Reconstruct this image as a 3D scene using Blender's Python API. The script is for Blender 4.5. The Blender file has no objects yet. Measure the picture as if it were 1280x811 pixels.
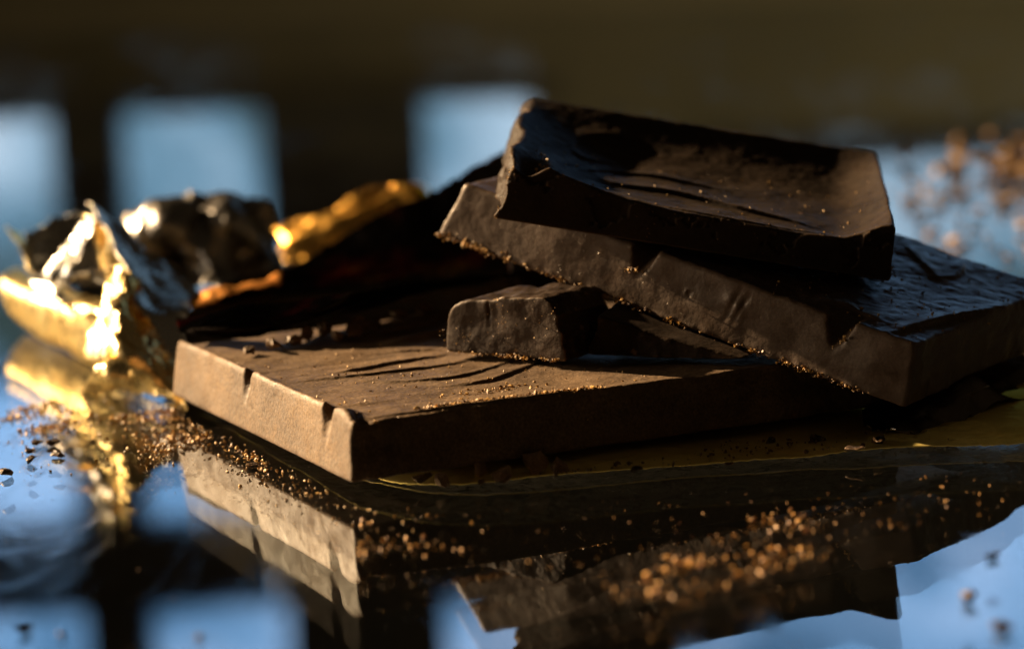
import bpy, math, random
import numpy as np
from mathutils import Matrix, Vector

MM = 0.001
scene = bpy.context.scene
COL = scene.collection
rng = np.random.RandomState(7)
random.seed(7)

# ------------------------------------------------------------ camera
cam_d = bpy.data.cameras.new('camera')
cam = bpy.data.objects.new('camera', cam_d)
COL.objects.link(cam)
PITCH, ROLL = math.radians(9.988), math.radians(-2.343)
fw = Vector((0, math.cos(PITCH), -math.sin(PITCH)))
r0 = Vector((1, 0, 0)); u0 = r0.cross(fw)
cr = r0 * math.cos(ROLL) + u0 * math.sin(ROLL)
cu = -r0 * math.sin(ROLL) + u0 * math.cos(ROLL)
Mx = Matrix((cr, cu, -fw)).transposed().to_4x4()
Mx.translation = Vector((0.0, -0.35553, 0.08611))
cam.matrix_world = Mx
cam_d.lens = 100; cam_d.sensor_width = 36
cam_d.clip_start = 0.02; cam_d.clip_end = 60
cam_d.dof.use_dof = True
cam_d.dof.focus_distance = 0.390
cam_d.dof.aperture_fstop = 14.5
scene.camera = cam

# ------------------------------------------------------------ world, sun, exposure
world = bpy.data.worlds.new('World'); scene.world = world
world.use_nodes = True
wb = world.node_tree.nodes['Background']
wb.inputs[0].default_value = (1.0, 0.72, 0.42, 1)
wb.inputs[1].default_value = 0.007
sun_d = bpy.data.lights.new('sun', 'SUN')
sun_d.energy = 5.0; sun_d.angle = math.radians(0.8); sun_d.color = (1.0, 0.72, 0.42)
sun = bpy.data.objects.new('sun', sun_d); COL.objects.link(sun)
SUN = Vector((-0.85, 0.52, 0.43)).normalized()
sun.rotation_euler = SUN.to_track_quat('Z', 'Y').to_euler()
# added unseen warm spot brightening the right side of the back wall
lamp_d = bpy.data.lights.new('wall_fill_lamp', 'SPOT')
lamp_d.energy = 20; lamp_d.color = (1.0, 0.80, 0.46); lamp_d.spot_size = math.radians(80); lamp_d.spot_blend = 1.0
lamp_d.shadow_soft_size = 0.15
lamp = bpy.data.objects.new('wall_fill_lamp', lamp_d); COL.objects.link(lamp)
lamp.location = (2.15, 1.4, 0.9)
lamp.rotation_euler = Vector((0.75, -1.2, 0.9)).to_track_quat('Z', 'Y').to_euler()
# added unseen soft fill standing in for bounce off the gold foil
soft_d = bpy.data.lights.new('bounce_fill', 'AREA')
soft_d.energy = 1.2; soft_d.size = 0.3; soft_d.color = (1.0, 0.78, 0.55)
soft = bpy.data.objects.new('bounce_fill', soft_d); COL.objects.link(soft)
soft.location = (-0.95, 0.12, 0.2)
soft.rotation_euler = (Vector(soft.location)-Vector((0, 0.04, 0.02))).to_track_quat('Z', 'Y').to_euler()
scene.view_settings.view_transform = 'Standard'
scene.view_settings.look = 'None'
scene.view_settings.exposure = 1.75
scene.view_settings.gamma = 1
scene.cycles.use_denoising = True
scene.cycles.max_bounces = 10
scene.cycles.transmission_bounces = 8
scene.cycles.caustics_reflective = True
scene.cycles.caustics_refractive = False
scene.cycles.sample_clamp_indirect = 3.0

# ------------------------------------------------------------ mesh helpers
def link_mesh(name, verts, faces, mats, parent=None, smooth=True, scale=MM):
    me = bpy.data.meshes.new(name)
    v = np.asarray(verts, dtype=np.float64) * scale
    f = np.asarray(faces, dtype=np.int32)
    me.vertices.add(len(v)); me.vertices.foreach_set('co', v.astype(np.float32).ravel())
    k = f.shape[1]
    me.loops.add(f.size); me.loops.foreach_set('vertex_index', f.ravel())
    me.polygons.add(len(f))
    me.polygons.foreach_set('loop_start', np.arange(0, f.size, k, dtype=np.int32))
    me.polygons.foreach_set('use_smooth', np.full(len(f), smooth))
    me.update(calc_edges=True); me.validate()
    for m in (mats if isinstance(mats, (list, tuple)) else [mats]):
        me.materials.append(m)
    o = bpy.data.objects.new(name, me); COL.objects.link(o)
    o.parent = parent
    return o

def tag(o, label=None, cat=None, group=None, kind=None):
    if label: o['label'] = label
    if cat: o['category'] = cat
    if group: o['group'] = group
    if kind: o['kind'] = kind
    return o

_LAT = np.random.RandomState(3).rand(32, 32, 32)
def vnoise(x, y, z):
    x, y, z = np.broadcast_arrays(x, y, z)
    xi = np.floor(x).astype(int); yi = np.floor(y).astype(int); zi = np.floor(z).astype(int)
    fx = x - xi; fy = y - yi; fz = z - zi
    fx = fx*fx*(3-2*fx); fy = fy*fy*(3-2*fy); fz = fz*fz*(3-2*fz)
    r = 0
    for i in (0, 1):
        for j in (0, 1):
            for k in (0, 1):
                w = (fx if i else 1-fx) * (fy if j else 1-fy) * (fz if k else 1-fz)
                r = r + w * _LAT[(xi+i) % 32, (yi+j) % 32, (zi+k) % 32]
    return r * 2 - 1
def fbm(x, y, z, octs=3):
    r = 0; a = 1.0
    for o in range(octs):
        r = r + a * vnoise(x*2**o + 7.3*o, y*2**o + 3.1*o, z*2**o + 5.7*o); a *= 0.5
    return r

def surface_nets(vol, org, h):
    ins = vol < 0
    nx, ny, nz = vol.shape
    c = [ins[i:nx-1+i, j:ny-1+j, k:nz-1+k] for i in (0,1) for j in (0,1) for k in (0,1)]
    s = sum(a.astype(np.int8) for a in c)
    act = (s > 0) & (s < 8)
    idx = np.full(act.shape, -1, dtype=np.int32)
    ci = np.argwhere(act); idx[act] = np.arange(len(ci))
    acc = np.zeros((len(ci), 3)); cnt = np.zeros(len(ci))
    corners = [(i, j, k) for i in (0,1) for j in (0,1) for k in (0,1)]
    for a in corners:
        for ax in range(3):
            if a[ax]: continue
            b = list(a); b[ax] = 1
            va = vol[ci[:,0]+a[0], ci[:,1]+a[1], ci[:,2]+a[2]]
            vb = vol[ci[:,0]+b[0], ci[:,1]+b[1], ci[:,2]+b[2]]
            m = (va < 0) != (vb < 0)
            t = np.where(m, va / np.where(m, va - vb, 1), 0)
            p = np.array(a, float)[None].repeat(len(ci), 0); p[:, ax] += t
            acc += p * m[:, None]; cnt += m
    V = (ci + acc / cnt[:, None]) * h + np.array(org)
    F = []
    for ax in range(3):
        sl0 = [slice(None)]*3; sl1 = [slice(None)]*3
        sl0[ax] = slice(0, -1); sl1[ax] = slice(1, None)
        a = ins[tuple(sl0)]; b = ins[tuple(sl1)]
        e = np.argwhere(a != b)
        o1, o2 = [q for q in range(3) if q != ax]
        e = e[(e[:, o1] > 0) & (e[:, o2] > 0)]
        e = e[(e[:, o1] < vol.shape[o1]-1) & (e[:, o2] < vol.shape[o2]-1)]
        flip = ~a[e[:,0], e[:,1], e[:,2]]
        def g(d1, d2):
            q = e.copy(); q[:, o1] -= d1; q[:, o2] -= d2
            return idx[q[:,0], q[:,1], q[:,2]]
        quad = np.stack([g(1,1), g(0,1), g(0,0), g(1,0)], 1)
        if ax == 1: flip = ~flip
        quad[flip] = quad[flip][:, ::-1]
        F.append(quad)
    F = np.concatenate(F); F = F[(F >= 0).all(1)]
    return V, F

def smax(a, b, k):
    h = np.clip(0.5 + 0.5*(a-b)/k, 0, 1)
    return b + (a-b)*h + k*h*(1-h)
def smin(a, b, k): return -smax(-a, -b, k)
def poly_sd(u, v, pts):
    """signed distance of grid points to a polyline, and the arc parameter 0..1"""
    best = np.full(u.shape, 1e9); sg = np.ones(u.shape); tt = np.zeros(u.shape)
    n = len(pts) - 1
    for i in range(n):
        a = np.array(pts[i]); b = np.array(pts[i+1]); d = b-a; L = np.hypot(*d)
        t = np.clip(((u-a[0])*d[0] + (v-a[1])*d[1])/L**2, 0, 1)
        dx = u-a[0]-t*d[0]; dy = v-a[1]-t*d[1]; q = np.hypot(dx, dy)
        m = q < best
        best = np.where(m, q, best); sg = np.where(m, np.sign(d[0]*dy - d[1]*dx), sg); tt = np.where(m, (i+t)/n, tt)
    return best*sg, tt
def smooth_line(pts, n=6):
    P = [np.array(p, float) for p in pts]
    P = [2*P[0]-P[1]] + P + [2*P[-1]-P[-2]]
    out = []
    for i in range(1, len(P)-2):
        for t in np.linspace(0, 1, n, endpoint=False):
            a, b, c, d = P[i-1], P[i], P[i+1], P[i+2]
            out.append(0.5*((2*b)+(c-a)*t+(2*a-5*b+4*c-d)*t*t+(3*b-a-3*c+d)*t**3))
    out.append(P[-2])
    return out
def ripple(u, v, pts, A=0.45, back=2.2, front=0.3):
    d, t = poly_sd(u, v, smooth_line(pts))
    env = np.clip(np.sin(np.clip(t, 0.0, 1)*math.pi*0.94+0.09), 0, 1)**0.5
    end = np.exp(-np.clip(np.abs(d)-6, 0, None))
    prof = np.where(d > 0, np.exp(-d/back), np.exp(-(d/front)**2))
    return A*env*prof*end

def grid(lo, hi, h):
    ax = [np.arange(lo[i], hi[i]+h, h) for i in range(3)]
    U, V, Z = np.meshgrid(*ax, indexing='ij', sparse=True)
    u2, v2 = np.meshgrid(ax[0], ax[1], indexing='ij')
    return U, V, Z, u2[:, :, None], v2[:, :, None]

def pose(o, loc, rx, ry, rz):
    o.matrix_world = Matrix.Translation(Vector(loc)*MM) @ Matrix.Rotation(rz, 4, 'Z') @ Matrix.Rotation(ry, 4, 'Y') @ Matrix.Rotation(rx, 4, 'X')

# ------------------------------------------------------------ materials
def new_mat(name):
    m = bpy.data.materials.new(name); m.use_nodes = True
    nt = m.node_tree; b = nt.nodes['Principled BSDF']
    return m, nt, b
def N(nt, typ, **kw):
    n = nt.nodes.new(typ)
    for k, v in kw.items(): setattr(n, k, v)
    return n
def ramp(nt, fac, stops):
    r = N(nt, 'ShaderNodeValToRGB')
    e = r.color_ramp.elements
    while len(e) < len(stops): e.new(0.5)
    for i, (p, c) in enumerate(stops):
        e[i].position = p; e[i].color = (*c, 1) if len(c) == 3 else c
    nt.links.new(fac, r.inputs[0]); return r
def noise(nt, scale, detail=4, vec=None, dist=0.0, rough=0.55):
    n = N(nt, 'ShaderNodeTexNoise'); n.inputs['Scale'].default_value = scale
    n.inputs['Detail'].default_value = detail; n.inputs['Distortion'].default_value = dist
    n.inputs['Roughness'].default_value = rough
    if vec is not None: nt.links.new(vec, n.inputs['Vector'])
    return n
def bump(nt, h, strength, dist, prev=None):
    b = N(nt, 'ShaderNodeBump'); b.inputs['Strength'].default_value = strength
    b.inputs['Distance'].default_value = dist
    nt.links.new(h, b.inputs['Height'])
    if prev is not None: nt.links.new(prev.outputs[0], b.inputs['Normal'])
    return b

def chocolate(name, dark, light, rough=0.5, grain=1.0, spec=0.08):
    m, nt, b = new_mat(name)
    tc = N(nt, 'ShaderNodeTexCoord'); ob = tc.outputs['Object']
    big = noise(nt, 90, 5, ob, 0.6)
    fine = noise(nt, 1600, 4, ob)
    mid = noise(nt, 420, 5, ob, 0.0, 0.65)
    mix = N(nt, 'ShaderNodeMath', operation='MULTIPLY_ADD'); nt.links.new(mid.outputs[0], mix.inputs[0])
    mix.inputs[1].default_value = 0.5; nt.links.new(big.outputs[0], mix.inputs[2])
    mul = N(nt, 'ShaderNodeMath', operation='MULTIPLY'); nt.links.new(mix.outputs[0], mul.inputs[0]); mul.inputs[1].default_value = 0.67
    r = ramp(nt, mul.outputs[0], [(0.36, dark), (0.66, light)])
    # scattered cocoa dust specks
    vo = N(nt, 'ShaderNodeTexVoronoi'); vo.inputs['Scale'].default_value = 900; nt.links.new(ob, vo.inputs['Vector'])
    vo.inputs['Randomness'].default_value = 1
    sp = ramp(nt, vo.outputs['Distance'], [(0.07, (1, 1, 1)), (0.13, (0, 0, 0))])
    msk = ramp(nt, big.outputs[0], [(0.5, (0, 0, 0)), (0.62, (1, 1, 1))])
    mm = N(nt, 'ShaderNodeMath', operation='MULTIPLY'); nt.links.new(sp.outputs[0], mm.inputs[0]); nt.links.new(msk.outputs[0], mm.inputs[1])
    mc = N(nt, 'ShaderNodeMix', data_type='RGBA'); nt.links.new(mm.outputs[0], mc.inputs[0])
    nt.links.new(r.outputs[0], mc.inputs[6]); mc.inputs[7].default_value = (0.16, 0.085, 0.035, 1)
    geo = N(nt, 'ShaderNodeNewGeometry')          # warm rim highlights painted on convex edges
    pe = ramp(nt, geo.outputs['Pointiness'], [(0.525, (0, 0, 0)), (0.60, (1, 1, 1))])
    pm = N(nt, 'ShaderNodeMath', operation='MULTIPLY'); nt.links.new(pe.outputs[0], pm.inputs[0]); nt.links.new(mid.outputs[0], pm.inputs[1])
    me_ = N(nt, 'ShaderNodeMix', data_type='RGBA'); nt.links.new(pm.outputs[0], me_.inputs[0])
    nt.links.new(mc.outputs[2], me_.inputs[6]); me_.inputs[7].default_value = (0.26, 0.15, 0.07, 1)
    # dull handling smudges: broad streaked patches with another sheen
    sm = noise(nt, 38, 3, ob, 2.0)
    gr = noise(nt, 2600, 3, ob, 0.0, 0.7)             # fat bloom and cocoa grain
    gm = ramp(nt, gr.outputs[0], [(0.36, (0.42, 0.42, 0.42)), (0.5, (0.95, 0.95, 0.95)), (0.64, (1.75, 1.7, 1.6))])
    gx = N(nt, 'ShaderNodeMix', data_type='RGBA', blend_type='MULTIPLY'); gx.inputs[0].default_value = min(1.0, 0.30*grain)
    nt.links.new(me_.outputs[2], gx.inputs[6]); nt.links.new(gm.outputs[0], gx.inputs[7])
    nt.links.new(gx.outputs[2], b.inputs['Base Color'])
    b.inputs['Specular Tint'].default_value = (1.0, 0.82, 0.64, 1)
    rr = ramp(nt, mid.outputs[0], [(0.3, (rough-0.1,)*3), (0.7, (rough+0.14,)*3)])
    ra = N(nt, 'ShaderNodeMath', operation='MULTIPLY_ADD'); nt.links.new(sm.outputs[0], ra.inputs[0])
    ra.inputs[1].default_value = 0.45; nt.links.new(rr.outputs[0], ra.inputs[2])
    rb = N(nt, 'ShaderNodeMath', operation='SUBTRACT'); nt.links.new(ra.outputs[0], rb.inputs[0]); rb.inputs[1].default_value = 0.22
    nt.links.new(rb.outputs[0], b.inputs['Roughness'])
    b.inputs['Specular IOR Level'].default_value = spec
    # hair scratches: stretched noise
    mp = N(nt, 'ShaderNodeMapping'); nt.links.new(ob, mp.inputs[0]); mp.inputs['Scale'].default_value = (260, 2600, 600)
    mp.inputs['Rotation'].default_value = (0.2, 0.3, 0.5)
    sc = noise(nt, 1.0, 3, mp.outputs[0])
    b1 = bump(nt, fine.outputs[0], 0.45*grain, 0.00014)
    b2 = bump(nt, mid.outputs[0], 0.12*grain, 0.0003, b1)
    b3 = bump(nt, sc.outputs[0], 0.22, 0.0002, b2)
    b4 = bump(nt, mm.outputs[0], 0.6, 0.0002, b3)
    nt.links.new(b4.outputs[0], b.inputs['Normal'])
    return m

def metal(name, c1, c2, rough, metallic=1.0, b_s=0.35):
    m, nt, b = new_mat(name)
    tc = N(nt, 'ShaderNodeTexCoord'); ob = tc.outputs['Object']
    n1 = noise(nt, 60, 4, ob); n2 = noise(nt, 500, 4, ob, 0.8); n3 = noise(nt, 170, 3, ob, 1.2)
    r = ramp(nt, n1.outputs[0], [(0.35, c1), (0.7, c2)])
    nt.links.new(r.outputs[0], b.inputs['Base Color'])
    b.inputs['Metallic'].default_value = metallic
    b.inputs['Specular Tint'].default_value = (c1[0]*0.75+.1, c1[1]*0.75+.1, c1[2]*0.75+.1, 1)
    rr = ramp(nt, n2.outputs[0], [(0.3, (rough-0.08,)*3), (0.7, (rough+0.1,)*3)])
    nt.links.new(rr.outputs[0], b.inputs['Roughness'])
    b1 = bump(nt, n2.outputs[0], b_s*0.5, 0.0002)
    b2 = bump(nt, n3.outputs[0], b_s, 0.0012, b1)
    nt.links.new(b2.outputs[0], b.inputs['Normal'])
    return m

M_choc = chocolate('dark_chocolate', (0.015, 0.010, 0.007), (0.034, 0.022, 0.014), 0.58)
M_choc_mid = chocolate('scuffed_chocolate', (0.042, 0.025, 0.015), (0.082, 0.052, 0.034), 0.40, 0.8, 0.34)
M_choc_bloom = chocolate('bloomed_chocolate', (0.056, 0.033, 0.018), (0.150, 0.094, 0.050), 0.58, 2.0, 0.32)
M_shard = chocolate('lit_chocolate', (0.22, 0.14, 0.08), (0.40, 0.27, 0.17), 0.5, 1.2)  # lightened in place of the light missing under the slab front
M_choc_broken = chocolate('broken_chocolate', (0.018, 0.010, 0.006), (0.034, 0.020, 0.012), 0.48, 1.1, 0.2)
M_crumb, _nt, _b = new_mat('cocoa_crumb')
_i = N(_nt, 'ShaderNodeTexCoord'); _n = noise(_nt, 700, 2, _i.outputs['Object'])
_r = ramp(_nt, _n.outputs[0], [(0.35, (0.12, 0.05, 0.012)), (0.62, (0.66, 0.38, 0.10))])
_nt.links.new(_r.outputs[0], _b.inputs['Base Color']); _b.inputs['Roughness'].default_value = 0.55
M_gold = metal('gold_foil', (0.88, 0.66, 0.30), (0.96, 0.78, 0.42), 0.30)
M_silver = metal('silver_foil', (0.50, 0.47, 0.42), (0.70, 0.66, 0.58), 0.28)
M_dull = metal('dull_bronze_foil', (0.10, 0.08, 0.06), (0.20, 0.16, 0.12), 0.5)
M_grey = metal('grey_foil_lining', (0.24, 0.22, 0.20), (0.42, 0.39, 0.35), 0.34)
M_amber = metal('amber_foil', (0.85, 0.45, 0.10), (0.95, 0.58, 0.16), 0.36)
M_black = metal('shade_black_foil', (0.014, 0.011, 0.009), (0.035, 0.028, 0.022), 0.5)  # foil colour blackened so its sheets read as lying in shade
M_olive = metal('shaded_gold_foil', (0.85, 0.66, 0.20), (0.95, 0.78, 0.30), 0.58)
M_bounce_glow = metal('bounce_glow_foil', (0.75, 0.33, 0.10), (0.9, 0.45, 0.15), 0.45)  # gold foil coloured orange to carry the bounced glow

M_glass, _nt, _b = new_mat('table_glass')
_b.inputs['Base Color'].default_value = (0.93, 0.98, 0.97, 1)
_b.inputs['Transmission Weight'].default_value = 1.0
_b.inputs['IOR'].default_value = 1.52
_i = N(_nt, 'ShaderNodeTexCoord'); _mp = N(_nt, 'ShaderNodeMapping'); _mp.inputs['Scale'].default_value = (1, 0.35, 1); _mp.inputs['Rotation'].default_value = (0, 0, 0.7)
_nt.links.new(_i.outputs['Object'], _mp.inputs[0])
_n = noise(_nt, 55, 6, _mp.outputs[0], 1.2)
_r = ramp(_nt, _n.outputs[0], [(0.45, (0.0,)*3), (0.62, (0.03,)*3), (0.75, (0.10,)*3)])
_nt.links.new(_r.outputs[0], _b.inputs['Roughness'])

def plain(name, c1, c2, scale, rough=0.8):
    m, nt, b = new_mat(name)
    tc = N(nt, 'ShaderNodeTexCoord'); n = noise(nt, scale, 4, tc.outputs['Object'])
    r = ramp(nt, n.outputs[0], [(0.35, c1), (0.65, c2)])
    nt.links.new(r.outputs[0], b.inputs['Base Color']); b.inputs['Roughness'].default_value = rough
    return m
M_wall = plain('olive_wall', (0.16, 0.15, 0.09), (0.42, 0.38, 0.24), 0.9)
M_floor = plain('dark_floor', (0.012, 0.010, 0.008), (0.03, 0.024, 0.016), 2.0)
M_frame = plain('dark_window_frame', (0.04, 0.035, 0.03), (0.07, 0.06, 0.05), 8.0, 0.5)
M_sky = bpy.data.materials.new('daylight_outside'); M_sky.use_nodes = True
_nt = M_sky.node_tree; _nt.nodes.clear()
_o = N(_nt, 'ShaderNodeOutputMaterial'); _e = N(_nt, 'ShaderNodeEmission')
_i = N(_nt, 'ShaderNodeTexCoord'); _n = noise(_nt, 4.5, 4, _i.outputs['Object'], 0.4)
_r = ramp(_nt, _n.outputs[0], [(0.36, (0.03, 0.05, 0.05)), (0.45, (0.10, 0.20, 0.29)), (0.62, (0.30, 0.42, 0.54)), (0.76, (0.66, 0.72, 0.80))])
_nt.links.new(_r.outputs[0], _e.inputs[0]); _e.inputs[1].default_value = 0.60
_nt.links.new(_e.outputs[0], _o.inputs[0])
M_sky_high = M_sky.copy(); M_sky_high.name = 'open_sky_outside'      # above the trees
for _q in M_sky_high.node_tree.nodes:
    if _q.type == 'EMISSION': _q.inputs[1].default_value = 0.95
    if _q.type == 'VALTORGB':
        for _k, _c in enumerate([(0.05, 0.13, 0.25), (0.13, 0.27, 0.48), (0.30, 0.44, 0.68), (0.66, 0.74, 0.90)]):
            _q.color_ramp.elements[_k].color = (*_c, 1)
M_amber_crumb = M_crumb.copy(); M_amber_crumb.name = 'amber_cocoa_crumb'
for _q in M_amber_crumb.node_tree.nodes:
    if _q.type == 'VALTORGB':
        _q.color_ramp.elements[0].color = (0.16, 0.05, 0.01, 1); _q.color_ramp.elements[1].color = (0.80, 0.40, 0.08, 1)

# ------------------------------------------------------------ measured layout, millimetres
LEFT_BAND = [[[-87.4, 146.9, 0.3], [-81.0, 133.5, 0.3], [-74.9, 120.0, 0.3], [-69.9, 108.7, 0.3], [-64.3, 95.8, 0.3], [-58.6, 84.1, 0.3]],
 [[-89.9, 147.4, 3.2], [-83.7, 134.0, 3.0], [-76.8, 120.5, 2.6], [-71.2, 109.2, 2.6], [-65.1, 96.3, 2.5], [-59.3, 84.6, 2.5]],
 [[-91.3, 148.9, 6.5], [-84.8, 135.5, 6.8], [-78.0, 122.0, 6.8], [-71.8, 110.7, 6.9], [-65.3, 97.8, 7.1], [-59.4, 86.1, 7.4]],
 [[-91.7, 152.9, 9.0], [-85.0, 139.5, 9.0], [-78.7, 126.0, 9.2], [-72.4, 114.7, 9.5], [-66.3, 101.8, 10.4], [-60.9, 90.1, 11.1]],
 [[-90.2, 160.9, 9.3], [-84.3, 147.5, 9.4], [-78.2, 134.0, 9.9], [-72.5, 122.7, 10.1], [-66.6, 109.8, 10.6], [-61.4, 98.1, 11.6]]]
LEFT_CRUMPLE = [[[-69.4, 107.9, 0.3], [-63.2, 92.9, 0.3], [-56.6, 79.9, 0.3], [-50.3, 70.2, 0.5]], [[-67.8, 94.0, 7.9], [-61.7, 79.0, 7.8], [-57.2, 78.0, 5.8], [-53.1, 84.0, 3.7]],
 [[-67.3, 98.0, 11.3], [-62.4, 83.0, 12.8], [-58.9, 84.0, 10.6], [-56.1, 97.0, 6.2]],
 [[-65.5, 102.0, 14.0], [-61.8, 90.0, 17.1], [-59.3, 91.0, 14.5], [-57.4, 103.0, 9.5]],
 [[-64.5, 106.0, 15.6], [-63.0, 100.0, 18.2], [-60.5, 96.0, 17.4], [-58.1, 100.0, 13.2]]]
LEFT_FLAP = [[[-68.9, 90.9, 0.4], [-64.3, 86.1, 0.4], [-60.2, 85.2, 0.4]], [[-64.7, 76.0, 5.7], [-61.9, 74.0, 5.7], [-58.9, 74.0, 4.9]],
 [[-62.6, 80.0, 8.1], [-61.3, 78.0, 8.8], [-60.3, 78.0, 7.9]]]
LEFT_PEAK = [[[-77.8, 118.0, 13.3], [-75.8, 118.0, 17.8], [-73.7, 118.0, 22.2], [-70.8, 118.0, 25.2], [-69.6, 118.0, 22.2], [-68.7, 117.0, 18.2], [-68.0, 116.0, 14.5]],
 [[-74.8, 114.0, 13.0], [-72.9, 114.0, 17.5], [-70.8, 114.0, 21.2], [-68.9, 115.0, 24.5], [-66.3, 115.0, 22.5], [-65.0, 114.0, 18.8], [-64.3, 113.0, 15.1]]]
LEFT_LIP = [[[-75.2, 104.0, 15.1], [-72.5, 106.0, 16.0], [-69.4, 108.0, 16.7], [-65.9, 106.0, 16.6], [-63.5, 104.0, 15.2]],
 [[-73.9, 100.0, 14.7], [-71.5, 102.0, 15.6], [-68.9, 104.0, 16.1], [-65.8, 102.0, 15.9], [-63.2, 100.0, 14.5]]]
LEFT_HORN = [[[-86.1, 128.0, 21.7], [-84.6, 126.0, 19.5], [-82.8, 124.0, 16.7], [-81.0, 120.0, 14.0]],
 [[-86.1, 131.0, 21.0], [-83.9, 130.0, 19.1], [-81.8, 128.0, 16.6], [-80.0, 124.0, 13.8]]]
LEFT_INNER = [[[-84.0, 134.0, 19.4], [-80.3, 138.0, 20.9], [-76.0, 142.0, 21.1], [-71.6, 146.0, 21.5]],
 [[-82.7, 130.0, 16.3], [-78.8, 132.0, 17.0], [-74.7, 136.0, 16.9], [-70.4, 140.0, 16.8]],
 [[-80.1, 124.0, 12.7], [-76.6, 126.0, 11.9], [-73.1, 130.0, 11.4], [-69.3, 134.0, 10.6]]]
LEFT_STRUT = [[[-80.4, 116.0, 13.7], [-77.1, 112.0, 13.7], [-73.3, 106.0, 12.9], [-70.2, 100.0, 11.6]],
 [[-79.2, 113.0, 12.8], [-76.2, 109.0, 12.5], [-73.0, 103.0, 11.8], [-70.5, 98.0, 10.9]]]
LEFT_SLOPE = [[[-71.1, 122.0, 24.7], [-65.4, 120.0, 20.9], [-58.5, 116.0, 16.5], [-50.1, 112.0, 11.2]],
 [[-67.7, 112.0, 20.8], [-63.0, 108.0, 17.2], [-58.6, 104.0, 13.9], [-52.4, 100.0, 11.4]],
 [[-63.4, 102.0, 16.2], [-59.2, 98.0, 13.1], [-54.5, 92.0, 10.9], [-51.1, 88.0, 9.3]], [[-60.6, 88.0, 11.2], [-56.6, 84.0, 7.9], [-52.8, 80.0, 5.3], [-50.7, 78.0, 3.0]]]
BACK_PEAK = [[[-69.3, 150.0, 20.0], [-64.1, 150.0, 22.9], [-56.3, 150.0, 22.9], [-49.1, 150.0, 23.2], [-42.6, 150.0, 21.2]],
 [[-66.3, 142.0, 17.8], [-60.1, 138.0, 19.5], [-55.4, 146.0, 18.9], [-48.4, 140.0, 19.1], [-41.9, 148.0, 15.9]],
 [[-63.7, 136.0, 13.6], [-58.8, 142.0, 13.2], [-52.3, 134.0, 13.9], [-47.5, 142.0, 13.0], [-40.9, 138.0, 12.4]],
 [[-60.3, 128.0, 9.8], [-55.0, 130.0, 9.6], [-49.0, 126.0, 10.2], [-44.6, 130.0, 9.7], [-39.4, 126.0, 10.4]]]
BACK_GOLD = [[[-43.8, 182.0, 10.9], [-40.6, 182.0, 13.5], [-35.9, 182.0, 15.5], [-31.1, 184.0, 17.5], [-25.0, 186.0, 18.2], [-20.5, 188.0, 17.7], [-15.6, 190.0, 16.7]],
 [[-42.9, 177.0, 10.0], [-39.5, 177.0, 11.7], [-34.6, 176.0, 13.5], [-29.3, 178.0, 15.4], [-24.1, 180.0, 16.5], [-19.6, 182.0, 16.0], [-14.9, 184.0, 15.3]],
 [[-41.5, 172.0, 6.4], [-37.6, 170.0, 7.8], [-33.1, 172.0, 8.8], [-27.8, 172.0, 10.1], [-23.3, 174.0, 11.2], [-18.9, 176.0, 11.6], [-14.4, 178.0, 12.1]]]
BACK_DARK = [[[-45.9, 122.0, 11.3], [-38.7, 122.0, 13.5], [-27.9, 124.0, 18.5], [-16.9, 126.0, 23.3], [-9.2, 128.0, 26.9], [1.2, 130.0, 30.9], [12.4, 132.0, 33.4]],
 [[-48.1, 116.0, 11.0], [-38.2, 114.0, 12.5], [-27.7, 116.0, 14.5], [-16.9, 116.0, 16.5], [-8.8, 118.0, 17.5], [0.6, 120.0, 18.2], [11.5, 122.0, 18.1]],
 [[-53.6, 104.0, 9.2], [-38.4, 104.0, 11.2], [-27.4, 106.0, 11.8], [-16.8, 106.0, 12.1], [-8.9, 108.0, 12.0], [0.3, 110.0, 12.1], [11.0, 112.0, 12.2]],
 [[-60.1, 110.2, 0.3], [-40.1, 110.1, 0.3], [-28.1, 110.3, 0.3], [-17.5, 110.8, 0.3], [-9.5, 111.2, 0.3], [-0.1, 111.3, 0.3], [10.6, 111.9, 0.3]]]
GAP_SHADE = [[[0, 100, 19], [14, 96, 17.5], [30, 86, 14.5], [46, 76, 11.5], [56, 70, 7], [62, 66, 4], [66, 63, 2]],
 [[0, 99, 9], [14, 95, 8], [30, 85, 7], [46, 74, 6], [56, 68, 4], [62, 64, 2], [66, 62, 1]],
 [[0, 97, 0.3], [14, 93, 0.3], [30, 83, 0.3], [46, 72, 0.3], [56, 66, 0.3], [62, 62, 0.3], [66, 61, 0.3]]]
ORANGE_EDGE = [[[-56.6, 96.0, 13.3], [-53.4, 98.0, 12.6], [-48.7, 100.0, 13.9], [-44.0, 102.0, 14.4], [-37.4, 106.0, 14.9]],
 [[-56.0, 92.0, 11.9], [-52.6, 94.0, 11.7], [-48.0, 96.0, 13.2], [-43.0, 98.0, 14.0], [-37.2, 102.0, 14.2]]]
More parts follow.
